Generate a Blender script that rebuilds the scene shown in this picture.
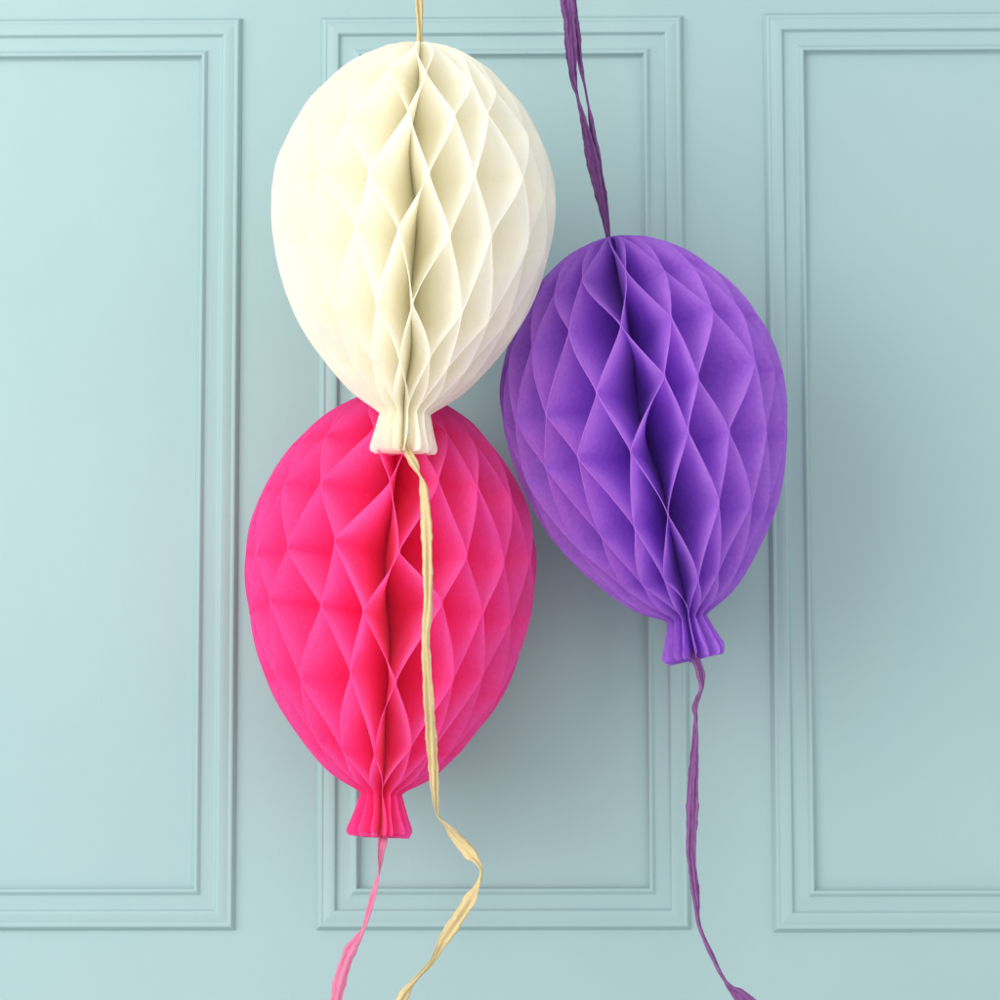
import bpy, bmesh, math, random
from mathutils import Vector, Matrix, Quaternion
C = bpy.context.scene
for o in list(bpy.data.objects): bpy.data.objects.remove(o, do_unlink=True)
PI = math.pi

# ------------------------------------------------------------------ camera
PITCH, YAW, ROLL, DIST = math.radians(6.346), math.radians(-0.765), math.radians(-0.088), 3.0
cp, sp, cy, sy = math.cos(PITCH), math.sin(PITCH), math.cos(YAW), math.sin(YAW)
FWD = Vector((sy*cp, cy*cp, sp)); RT = Vector((cy, -sy, 0)); UP = RT.cross(FWD)
cr, sr = math.cos(ROLL), math.sin(ROLL)
RT, UP = RT*cr + UP*sr, UP*cr - RT*sr
CAM = Vector((.5, 0, .5)) - FWD*DIST
cd = bpy.data.cameras.new('camera'); cam = bpy.data.objects.new('camera', cd); C.collection.objects.link(cam)
cam.matrix_world = Matrix(((RT.x, UP.x, -FWD.x, CAM.x), (RT.y, UP.y, -FWD.y, CAM.y), (RT.z, UP.z, -FWD.z, CAM.z), (0, 0, 0, 1)))
cd.sensor_width = 36; cd.lens = 36*DIST; cd.clip_start = .05; cd.clip_end = 100
C.camera = cam

# ------------------------------------------------------------------ light
w = bpy.data.worlds.new('World'); C.world = w; w.use_nodes = True
w.node_tree.nodes['Background'].inputs[0].default_value = (1, .985, .965, 1)
w.node_tree.nodes['Background'].inputs[1].default_value = .84
def area(name, loc, target, sx, sy_, power, col):
    l = bpy.data.lights.new(name, 'AREA'); l.shape = 'RECTANGLE'; l.size = sx; l.size_y = sy_; l.energy = power; l.color = col
    o = bpy.data.objects.new(name, l); C.collection.objects.link(o); o.location = loc
    o.rotation_euler = (Vector(target)-Vector(loc)).to_track_quat('-Z', 'Y').to_euler()
area('window_light', (-1.6, -2.25, 1.2), (.40, 0, .55), 2.5, 2.3, 80, (1, .985, .955))
area('front_fill', (.9, -3.4, 1.3), (.5, 0, .6), 2.6, 2.0, 27, (.97, .99, 1))  # added fill lamp in front, softens the shadows; stands for no known lamp
C.view_settings.view_transform = 'Standard'; C.view_settings.look = 'None'
C.view_settings.exposure = -.02; C.view_settings.gamma = 1; C.view_settings.use_curve_mapping = False
try:
    C.cycles.max_bounces = 24; C.cycles.diffuse_bounces = 20; C.cycles.transmission_bounces = 12
except Exception: pass

# ------------------------------------------------------------------ helpers
def at(px, py, depth):
    """point of the plane y = -depth that stands where the photograph shows (px, py) of 1000"""
    d = FWD*DIST*1000 + RT*(px-500) + UP*(500-py)
    return CAM + d*((-depth-CAM.y)/d.y)
def mesh_obj(name, verts, faces, mat, parent=None, smooth=True):
    me = bpy.data.meshes.new(name); me.from_pydata([tuple(v) for v in verts], [], faces); me.update()
    if smooth:
        for p in me.polygons: p.use_smooth = True
    o = bpy.data.objects.new(name, me); C.collection.objects.link(o); me.materials.append(mat)
    if parent: o.parent = parent
    return o
def tag(o, label, cat, group=None):
    o['label'] = label; o['category'] = cat
    if group: o['group'] = group
def nodes(name):
    m = bpy.data.materials.new(name); m.use_nodes = True; nt = m.node_tree
    return m, nt, nt.nodes['Principled BSDF'], nt.nodes['Material Output']
def noise(nt, scale, detail=4, vec=None, rough=.55):
    n = nt.nodes.new('ShaderNodeTexNoise'); n.inputs['Scale'].default_value = scale
    n.inputs['Detail'].default_value = detail; n.inputs['Roughness'].default_value = rough
    if vec: nt.links.new(vec, n.inputs['Vector'])
    return n.outputs['Fac']
def coords(nt, scale=(1, 1, 1)):
    t = nt.nodes.new('ShaderNodeTexCoord'); mp = nt.nodes.new('ShaderNodeMapping')
    mp.inputs['Scale'].default_value = scale; nt.links.new(t.outputs['Object'], mp.inputs['Vector'])
    return mp.outputs['Vector']
def bump(nt, fac, strength, dist, normal=None):
    b = nt.nodes.new('ShaderNodeBump'); b.inputs['Strength'].default_value = strength; b.inputs['Distance'].default_value = dist
    nt.links.new(fac, b.inputs['Height'])
    if normal: nt.links.new(normal, b.inputs['Normal'])
    return b.outputs['Normal']
def mixcol(nt, fac, a, b, lo=.3, hi=.7):
    r = nt.nodes.new('ShaderNodeValToRGB'); nt.links.new(fac, r.inputs['Fac'])
    r.color_ramp.elements[0].position = lo; r.color_ramp.elements[1].position = hi
    r.color_ramp.elements[0].color = (*a, 1); r.color_ramp.elements[1].color = (*b, 1)
    return r.outputs['Color']
def paper(name, col, trans=.33, var=.06, spec=.25, sheen=.0):
    m, nt, p, out = nodes(name)
    v = coords(nt)
    c = mixcol(nt, noise(nt, 240, 8, v, .8), tuple(x*(1-var*(1-x*.9)) for x in col), tuple(min(.998, x*(1+var*(1-x*.9))) for x in col), .38, .62)
    nt.links.new(c, p.inputs['Base Color'])
    p.inputs['Roughness'].default_value = .62; p.inputs['Specular IOR Level'].default_value = spec
    p.inputs['Sheen Weight'].default_value = sheen; p.inputs['Sheen Roughness'].default_value = .5
    n1 = bump(nt, noise(nt, 34, 4, v), .55, .005)
    n2 = bump(nt, noise(nt, 700, 4, v), .4, .0009, n1)
    nt.links.new(n2, p.inputs['Normal'])
    t = nt.nodes.new('ShaderNodeBsdfTranslucent'); nt.links.new(c, t.inputs['Color']); nt.links.new(n1, t.inputs['Normal'])
    mx = nt.nodes.new('ShaderNodeMixShader'); mx.inputs[0].default_value = trans
    nt.links.new(p.outputs[0], mx.inputs[1]); nt.links.new(t.outputs[0], mx.inputs[2]); nt.links.new(mx.outputs[0], out.inputs['Surface'])
    return m
def raffia(name, a, b):
    m, nt, p, out = nodes(name)
    t = nt.nodes.new('ShaderNodeTexCoord'); mp = nt.nodes.new('ShaderNodeMapping'); nt.links.new(t.outputs['UV'], mp.inputs['Vector'])
    mp.inputs['Scale'].default_value = (26, 8, 1)
    f = noise(nt, 1.6, 5, mp.outputs['Vector'], .7)
    c = mixcol(nt, f, a, b, .38, .62); nt.links.new(c, p.inputs['Base Color'])
    p.inputs['Roughness'].default_value = .48; p.inputs['Specular IOR Level'].default_value = .4
    nt.links.new(bump(nt, f, .6, .002), p.inputs['Normal'])
    t2 = nt.nodes.new('ShaderNodeBsdfTranslucent'); nt.links.new(c, t2.inputs['Color'])
    mx = nt.nodes.new('ShaderNodeMixShader'); mx.inputs[0].default_value = .22
    nt.links.new(p.outputs[0], mx.inputs[1]); nt.links.new(t2.outputs[0], mx.inputs[2]); nt.links.new(mx.outputs[0], out.inputs['Surface'])
    return m
def wall_paint(name):
    m, nt, p, out = nodes(name)
    c = mixcol(nt, noise(nt, 2.2, 4, coords(nt)), (.306, .456, .472), (.334, .479, .490))
    nt.links.new(c, p.inputs['Base Color'])
    p.inputs['Roughness'].default_value = .5; p.inputs['Specular IOR Level'].default_value = .3
    n1 = bump(nt, noise(nt, 1, 4, coords(nt, (260, 60, 9))), .07, .0015)     # brush strokes
    n2 = bump(nt, noise(nt, 14, 3, coords(nt)), .10, .004, n1)
    dn = nt.nodes.new('ShaderNodeValToRGB'); nt.links.new(noise(nt, 38, 2, coords(nt)), dn.inputs['Fac'])      # small dents in the paint
    dn.color_ramp.elements[0].position = .70; dn.color_ramp.elements[1].position = .78
    nt.links.new(bump(nt, dn.outputs['Color'], -.25, .002, n2), p.inputs['Normal'])
    return m
M_WALL = wall_paint('aqua_paint')
M_CREAM = paper('cream_tissue', (.98, .967, .90), .50, .09)
M_PINK = paper('pink_tissue', (.998, .125, .51), .55, .18, .25, .3)
M_PURPLE = paper('purple_tissue', (.56, .235, .84), .50, .18, .25, .12)
R_YELLOW = raffia('straw_raffia', (.78, .61, .28), (.95, .82, .50))
R_PINK = raffia('pink_raffia', (.85, .16, .38), (.98, .42, .60))
R_PURPLE = raffia('purple_raffia', (.17, .045, .22), (.46, .19, .52))
R_DARK = raffia('dark_purple_raffia', (.07, .015, .11), (.36, .13, .44))
m, nt, p, out = nodes('dull_wire'); p.inputs['Base Color'].default_value = (.25, .25, .25, 1); p.inputs['Metallic'].default_value = .8; p.inputs['Roughness'].default_value = .45
nt.links.new(mixcol(nt, noise(nt, 300), (.2, .2, .2), (.32, .32, .32)), p.inputs['Base Color']); M_WIRE = m

# ------------------------------------------------------------------ the wall
wall = bpy.data.objects.new('panelled_wall', None); C.collection.objects.link(wall); wall.location = (.5, 0, -1)
tag(wall, 'pale aqua painted wall with raised rectangular panel mouldings behind the paper balloons', 'wall')
def moulding(x0, x1, z0, z1):
    prof = [(0, 0), (.0030, .0056), (.0036, .0062), (.0046, .0066), (.0062, .0066), (.0070, .0062), (.0076, .0062), (.0100, .0068), (.0130, .0074),
            (.0160, .0077), (.0176, .0076), (.0186, .0072), (.0206, .0040), (.0212, .0036), (.0230, .0035), (.0270, .0036), (.0310, .0038),
            (.0336, .0041), (.0345, .0044), (.0372, .0070), (.0380, .0074), (.0392, .0075), (.0402, .0071), (.0412, .0040), (.0420, .0012), (.0430, .0003)]
    vs = []; fs = []
    for d, h in prof:
        for X, Z in ((x0+d, z0+d), (x1-d, z0+d), (x1-d, z1-d), (x0+d, z1-d)): vs.append((X-.5, -h-.0004, Z+1))
    n = len(prof)
    for i in range(n-1):
        for k in range(4):
            a, b = i*4+k, i*4+(k+1) % 4
            fs.append((a, b, b+4, a+4))
    o = mesh_obj('panel_moulding', vs, fs, M_WALL, wall, smooth=False)
    return o
mesh_obj('wall_surface', [(-3, 0, -.2), (3, 0, -.2), (3, 0, 3.6), (-3, 0, 3.6)], [(0, 1, 2, 3)], M_WALL, wall, smooth=False)
Z0, Z1 = .0743, .9948
moulding(-.140, .2385, Z0, Z1)
moulding(.3182, .6871, Z0, Z1)
moulding(.7680, 1.144, Z0-.0025, Z1+.0022)

# ------------------------------------------------------------------ honeycomb balloons
PROF = [(0, 8), (.008, 22), (.024, 42), (.07, 72), (.12, 92), (.175, 110), (.264, 129.5), (.34, 139.5), (.42, 143.5), (.48, 143), (.54, 139.8), (.61, 134),
        (.674, 126.5), (.74, 116), (.80, 102.5), (.86, 85), (.90, 72), (.94, 57), (.97, 42), (.99, 30), (1.0, 25.5), (1.007, 26.2), (1.045, 29.4), (1.083, 33.2), (1.093, 33.4), (1.10, 31.5)]
def prof(t):
    for i in range(len(PROF)-1):
        a, b = PROF[i], PROF[i+1]
        if t <= b[0]:
            s = (t-a[0])/(b[0]-a[0])
            # catmull-rom on r
            p0 = PROF[max(0, i-1)][1]; p3 = PROF[min(len(PROF)-1, i+2)][1]
            if i < 2 or t > .965: return a[1]+(b[1]-a[1])*s
            d0 = (b[1]-p0)*.5*(b[0]-a[0])/max(1e-6, (b[0]-PROF[max(0, i-1)][0])*.5)
            d1 = (p3-a[1])*.5*(b[0]-a[0])/max(1e-6, (PROF[min(len(PROF)-1, i+2)][0]-a[0])*.5)
            s2, s3 = s*s, s*s*s
            return (2*s3-3*s2+1)*a[1]+(s3-2*s2+s)*d0+(-2*s3+3*s2)*b[1]+(s3-s2)*d1
    return PROF[-1][1]
ROWS = [-.07, .075, .20, .36, .515, .685, .85, .985, 1.16]

def balloon(name, label, top, waist, depth, width, mat, N, seed, parity, seam, seam_gap, rows, pinch=0):
    rnd = random.Random(seed)
    a, b = at(*top, depth), at(*waist, depth)
    axis = (a-b); L = axis.length; axis.normalize()
    root = bpy.data.objects.new(name, None); C.collection.objects.link(root)
    base = b - axis*L*.10
    xax = Vector((1, 0, 0)); xax = (xax-axis*xax.dot(axis)).normalized(); yax = axis.cross(xax)
    root.matrix_world = Matrix(((xax.x, yax.x, axis.x, base.x), (xax.y, yax.y, axis.y, base.y), (xax.z, yax.z, axis.z, base.z), (0, 0, 0, 1)))
    tag(root, label, 'paper balloon', 'honeycomb paper balloons')
    k = (at(600, 500, depth)-at(500, 500, depth)).length/100 * width/287     # metres per profile unit
    # leaf angles: evenly fanned with a wider opening at the front seam
    wts = []
    for i in range(N):
        d = min(i+.5, N-i-.5) if i < N-1 else 0
        wts.append((1+.09*math.exp(-(d/3.0)**2))*(1+rnd.uniform(-.14, .14)))
    wts[N-1] = seam_gap
    tot = sum(wts); base_ang = [0]
    for i in range(N-1): base_ang.append(base_ang[-1]+wts[i]/tot*2*PI)
    off = -PI/2 + math.radians(seam) + wts[N-1]/tot*PI
    base_ang = [x+off for x in base_ang]
    sp_ = 2*PI/N
    eps = .0034
    node = []; rowt = [[0]*len(rows) for _ in range(N)]
    for r, t in enumerate(rows):
        row = [0]*N
        for i in range(N):
            if (i+parity+(r-1 if t > 1.05 else r)) % 2 == 0:
                j = (i+1) % N
                aj = base_ang[j] + (2*PI if j == 0 else 0)
                mid = (base_ang[i]+aj)/2 + max(-.45, min(.45, rnd.gauss(0, .27 if min(i, N-1-i) < 4 else .17)))*sp_
                if t > 1.05: mid = (base_ang[i]+aj)/2 + max(-.75, min(.75, rnd.gauss(0, .55)))*sp_
                e = eps if t < 1.05 else rnd.uniform(.03, .20)*sp_
                zj = max(-.02, min(.02, rnd.gauss(0, .011))) if 0 < r < len(rows)-2 else 0
                rowt[i][r] = rowt[j][r] = t+zj
                row[i] = mid-e; row[j] = mid+e-(2*PI if j == 0 else 0)
        node.append(row)
    radj = [rnd.gauss(0, .0065) for _ in range(N)]; nrad = [-pinch*.2+rnd.gauss(0, .022) for _ in range(N)]; nz = [rnd.gauss(0, .0016) for _ in range(N)]
    bow = [(rnd.uniform(-1, 1), rnd.uniform(0, 6.28)) for _ in range(N)]
    def ang(i, t):
        r = 0; rt = rowt[i]
        while r < len(rows)-2 and t > rt[r+1]: r += 1
        pr = (i+parity+r) % 2
        s = (t-rt[r])/(rt[r+1]-rt[r]); s = min(1, max(0, s))
        s = min(1, max(0, (s-.035)/.93))
        s = .86*s+.14*s*s*(3-2*s)
        A = node[r][i]; B = node[r+1][i]
        x = A+(B-A)*s
        x += math.sin(PI*s)*sp_*.07*bow[i][0]*math.sin(t*9+bow[i][1])
        if t > 1: x += math.sin(PI*min(1, (t-1)/.1))*sp_*.45*bow[i//2*2][0]
        return x
    NR = 9
    def build(nm, ts, closed_bottom, closed_top):
        vs = []; fs = []
        for i in range(N):
            b0 = len(vs); cols = NR+3
            for t in ts:
                nk = max(0, (t-1)/.10); R_ = prof(t)*k*(1-pinch*(math.exp(-((t-1)/.02)**2) if t < 1 else max(0, 1-(t-1)/.085)))*(1+radj[i]*(1-nk)+nrad[i]*nk); z = L*(1.10-t)+nz[i]*nk
                th = ang(i, t); ca, sa = math.cos(th), math.sin(th)
                cx_ = .0035*math.sin(t*7.3+seed)+.0022*math.sin(t*17+seed*2); cy_ = .002*math.sin(t*11+seed)
                fd = 1-.75*min(1, max(0, (t-.84)/.18)); cx_ *= fd
                for q in range(NR+1):
                    u = q/NR; u = u*.6+.4*(1-(1-u)**2)
                    rr = -.0005+(R_+.0005)*u
                    # the leaf is not perfectly flat: small waves that die at the glued core
                    wv = (.0022*math.sin(t*31+i*2.1)*math.sin(u*5+i)+.0016*math.sin(t*53+i*4.7+u*9))*u*(1-u)+.0005*u*math.sin(t*67+i*3.3)*min(1, R_/.1)
                    cw = (1-u)**2; vs.append((rr*ca-wv*sa+cw*cx_, rr*sa+wv*ca+cw*cy_, z))
                h = .0022*R_ + .00010
                e = R_+.00015
                vs.append((e*ca+h*sa, e*sa-h*ca, z)); vs.append((e*ca-h*sa, e*sa+h*ca, z))
            for j in range(len(ts)-1):
                o0, o1 = b0+j*cols, b0+(j+1)*cols
                for q in range(NR): fs.append((o0+q, o1+q, o1+q+1, o0+q+1))
                fs.append((o0+NR+1, o0+NR+2, o1+NR+2, o1+NR+1))
            if closed_bottom:      # cut edge along the open end
                o0 = b0+(len(ts)-1)*cols; t = ts[-1]; th = ang(i, t); ca, sa = math.cos(th), math.sin(th)
                c0 = len(vs)
                for q in range(NR+1):
                    x, y, z = vs[o0+q]; hh = .0009
                    vs.append((x+hh*sa, y-hh*ca, z-.0001)); vs.append((x-hh*sa, y+hh*ca, z-.0001))
                for q in range(NR): fs.append((c0+2*q, c0+2*q+1, c0+2*q+3, c0+2*q+2))
        return mesh_obj(nm, vs, fs, mat, root)
    n = 120
    ts = [0, .003, .008, .015] + [.024+(1.0-.024)*j/n for j in range(n+1)]
    build('honeycomb_body', ts, False, True)
    build('neck', [1.0+.10*j/16 for j in range(17)], True, False)
    # staple wire core poking out under the neck
    return root, L

def ribbon(name, root, mat, pts, seed, folds=3, sub=14):
    """raffia band: pts = (px, py, depth, visible width px, twist degrees)"""
    rnd = random.Random(seed)
    P = [at(x, y, d) for x, y, d, *_ in pts]; W = [q[3]/1000 for q in pts]; T = [math.radians(q[4]) for q in pts]
    def cr_(A, i, s):
        p0, p1, p2, p3 = A[max(0, i-1)], A[i], A[i+1], A[min(len(A)-1, i+2)]
        return p1 + ((p2-p0)*s + (p0*2-p1*5+p2*4-p3)*s*s + (p1*3-p0-p2*3+p3)*s*s*s)*.5
    path = []; prev = None
    for i in range(len(P)-1):
        for j in range(sub+(1 if i == len(P)-2 else 0)):
            s = j/sub
            path.append((cr_(P, i, s), max(.0012, W[i]+(W[i+1]-W[i])*(s*s*(3-2*s))), T[i]+(T[i+1]-T[i])*s))
    K = 4*folds
    ph = [rnd.uniform(0, 6.28) for _ in range(3)]
    inv = root.matrix_world.inverted()
    vs, uv, fs = [], [], []
    run = 0
    for n, (p_, w_, t_) in enumerate(path):
        q = path[min(len(path)-1, n+1)][0]-path[max(0, n-1)][0]
        if n: run += (p_-path[n-1][0]).length
        tan = q.normalized(); front = Vector((0, -1, 0)); side = tan.cross(front).normalized(); nrm = side.cross(tan).normalized()
        sd = side*math.cos(t_)+nrm*math.sin(t_); nm = nrm*math.cos(t_)-side*math.sin(t_)
        wid = w_*.9*(1+.07*math.sin(run*160+ph[0])+.05*math.sin(run*410+ph[1]))*(1+rnd.uniform(-.05, .05))
        for c in range(K+1):
            u = c/K-.5
            fold = math.sin(u*PI*2*folds+ph[1]+run*14)*.0011*min(1, w_/.006)+math.sin(u*9+run*55+ph[2])*.0008
            vs.append(inv @ (p_+sd*(u*wid)+nm*fold)); uv.append((u*1.0, run*8))
    for n in range(len(path)-1):
        for c in range(K): fs.append((n*(K+1)+c, n*(K+1)+c+1, (n+1)*(K+1)+c+1, (n+1)*(K+1)+c))
    o = mesh_obj(name, vs, fs, mat, root)
    l = o.data.uv_layers.new(name='UVMap')
    for lp in o.data.loops: l.data[lp.index].uv = uv[lp.vertex_index]
    sm = o.modifiers.new('thickness', 'SOLIDIFY'); sm.thickness = .0003; sm.offset = 0
    return o

def wire(root, px, py, depth, ln=.006):
    inv = root.matrix_world.inverted(); c = at(px, py, depth); vs = []; fs = []
    for z in (0, -ln*.5, -ln):
        for q in range(8): vs.append(inv @ (c+Vector((math.cos(q*PI/4)*.0009, math.sin(q*PI/4)*.0009, z+.006))))
    for r in range(2):
        for q in range(8): fs.append((r*8+q, r*8+(q+1) % 8, r*8+8+(q+1) % 8, r*8+8+q))
    fs.append(tuple(range(16, 24)))
    mesh_obj('wire_end', vs, fs, M_WIRE, root)

bpy.context.view_layer.update()
DW, DP, DV = .255, .152, .166
cream, _ = balloon('paper_balloon', 'cream white honeycomb paper balloon, the topmost one, with a straw yellow ribbon', (420, 44), (405, 414), DW, 287, M_CREAM, 36, 3, 0, -3, 1.28,
                   [-.1, .03, .15, .27, .43, .58, .77, .895, .99, 1.16])
pink, _ = balloon('paper_balloon', 'hot pink honeycomb paper balloon hanging below the cream one', (398, 391), (381, 794), DP, 290, M_PINK, 34, 8, 0, -2, 1.3,
                  [-.1, .0, .13, .265, .42, .56, .73, .89, .99, 1.16], .2)
violet, _ = balloon('paper_balloon', 'purple honeycomb paper balloon hanging at a slant to the right', (609.5, 238), (687, 619), DV, 286, M_PURPLE, 36, 14, 1, 2, 1.45,
                    [-.1, .0, .13, .27, .435, .59, .77, .91, .99, 1.16], .22)
bpy.context.view_layer.update()

# cream balloon: straw yellow ribbons
ribbon('hanging_ribbon', cream, R_YELLOW, [(414, -330, DW, 8, 0), (416, -150, DW, 8, 20), (418.5, -20, DW, 8, 0), (419.5, 10, DW, 8, 15), (420, 32, DW, 6.5, 30), (420, 50, DW, 5, 20)], 1, 2)
ribbon('tail_ribbon', cream, R_YELLOW, [(404, 446, DW+.012, 7, 0), (410, 456, DW+.02, 8, 0), (416, 467, DW+.021, 10, 30), (420, 476, DW+.022, 5, 100), (423.5, 490, DW+.026, 8, 165), (426, 520, DW+.034, 11, 180),
        (427.5, 560, DW+.044, 10, 190), (428, 605, DW+.048, 9, 180), (425.5, 640, DW+.044, 8.5, 170), (428, 690, DW+.026, 10, 180), (431, 735, DW+.010, 11, 185), (433, 765, DW+.004, 10, 190), (434.5, 795, DW+.001, 7, 210),
        (437, 815, DW, 5, 250), (446, 826, DW-.003, 8, 300), (456, 838, DW-.008, 12, 345), (469, 852, DW-.008, 13.5, 370), (477, 862, DW-.004, 9, 410), (481, 872, DW, 4, 445), (478, 884, DW, 8, 490),
        (469, 901, DW, 13, 530), (457, 920, DW-.004, 13, 545), (444, 940, DW-.01, 11.5, 550), (432, 962, DW-.02, 8, 590), (416, 980, DW-.02, 8, 600), (404, 996, DW-.02, 10, 560), (392, 1020, DW-.02, 9, 540), (386, 1060, DW-.02, 8, 560)], 2, 2)
# pink balloon
ribbon('hanging_ribbon', pink, R_PINK, [(422, -330, DP, 5, 0), (419.5, 0, DP, 3.5, 50), (419, 40, DP, 4, 50), (409, 200, DP, 7, 10), (401, 330, DP, 7, 30), (398, 398, DP, 5, 20)], 3, 2)
ribbon('tail_ribbon', pink, R_PINK, [(381.5, 829, DP+.002, 6, 0), (384, 834, DP+.008, 8.5, 0), (382, 844, DP+.014, 10, 10), (380, 856, DP+.014, 8, 35), (378.5, 872, DP+.014, 4, 80), (376.5, 882, DP+.014, 7, 130), (372, 898, DP+.014, 8, 150),
        (368, 914, DP+.014, 7, 140), (363.5, 929, DP+.014, 5.5, 115), (357, 939, DP+.014, 9, 150), (349, 953, DP+.014, 12.5, 175), (341.5, 975, DP+.014, 13.5, 185), (336.5, 998, DP+.014, 12, 190), (331, 1030, DP+.014, 11, 200), (328, 1070, DP+.014, 9, 190)], 4, 2)
wire(pink, 376, 834, DP)
# purple balloon: a loop of two strands above, one band below
ribbon('hanging_ribbon', violet, R_DARK, [(512, -330, DV+.002, 14, 0), (545, -130, DV+.002, 14, 15), (566, -5, DV+.002, 14, 0), (569.5, 25, DV+.002, 13, 10), (571.5, 55, DV+.002, 12, 0), (573.5, 80, DV+.002, 9, 30), (577.5, 98, DV+.002, 4, 80),
        (582.5, 120, DV+.002, 8, 140), (590, 150, DV+.002, 13, 170), (597, 182, DV+.002, 12, 185), (602.5, 210, DV+.002, 8, 200), (607.5, 236, DV+.002, 5, 215), (608.5, 244, DV+.002, 4, 215)], 5, 3)
ribbon('hanging_ribbon', violet, R_DARK, [(516, -330, DV-.003, 12, 0), (549, -130, DV-.003, 12, -15), (570, -5, DV-.003, 11, 0), (575, 28, DV-.003, 10, -10), (580, 62, DV-.003, 7, -40), (584.5, 85, DV-.003, 4, -70),
        (587.5, 105, DV-.003, 4, -75), (591, 125, DV-.003, 6, -40), (596, 155, DV-.003, 9, -20), (601, 185, DV-.003, 9, -10), (606, 210, DV-.003, 6, 20), (609, 236, DV-.003, 4, 30), (609.5, 244, DV-.003, 3, 30)], 6, 2)
ribbon('tail_ribbon', violet, R_PURPLE, [(688, 651, DV+.004, 6, 20), (692, 656, DV+.012, 8, 30), (697.5, 663, DV+.014, 10, 20), (701, 674, DV+.014, 9, 20), (702, 687, DV+.014, 6, 60), (698.5, 697, DV+.012, 8, 130), (695.5, 707, DV+.01, 8, 140), (696, 718, DV+.01, 5, 110),
        (696, 735, DV+.01, 7, 140), (694.5, 757, DV+.01, 9, 160), (693, 784, DV+.01, 11.5, 180), (692.5, 802, DV+.01, 12, 185), (692, 822, DV+.01, 12, 175), (691, 848, DV+.01, 10, 190), (692.5, 866, DV+.01, 9.5, 200), (695, 886, DV+.01, 9, 190), (697.5, 905, DV+.01, 8, 220), (698.5, 920, DV+.01, 6, 250),
        (704, 938, DV+.01, 5.5, 260), (711, 954, DV+.01, 6, 240), (718, 969, DV+.01, 5.5, 255), (724, 979, DV+.01, 5, 260), (730, 987, DV+.01, 8, 300), (737, 993, DV+.01, 13, 350), (746, 1001, DV+.01, 15, 365), (754, 1008, DV+.01, 14, 365)], 7, 3)

def knot(root, mat, px, py, depth, rad):
    """small lumpy overhand knot where the tail is tied on"""
    bm = bmesh.new(); bmesh.ops.create_icosphere(bm, subdivisions=3, radius=1)
    c = at(px, py, depth); inv = root.matrix_world.inverted()
    for v in bm.verts:
        d = v.co.normalized(); f = 1+.18*math.sin(d.x*5+d.z*7)+.12*math.sin(d.y*9-d.z*4+1)
        v.co = inv @ (c+Vector((d.x*1.15, d.y, d.z*.8))*f*rad)
    me = bpy.data.meshes.new('ribbon_knot'); bm.to_mesh(me); bm.free(); me.materials.append(mat)
    uvl = me.uv_layers.new(name='UVMap')
    for lp in me.loops:
        co = me.vertices[lp.vertex_index].co; uvl.data[lp.index].uv = (co.x*60, co.z*60)
    o = bpy.data.objects.new('ribbon_knot', me); C.collection.objects.link(o); o.parent = root
knot(violet, R_DARK, 690, 656.5, DV+.006, .0036)
knot(cream, R_YELLOW, 405, 448, DW+.010, .003)
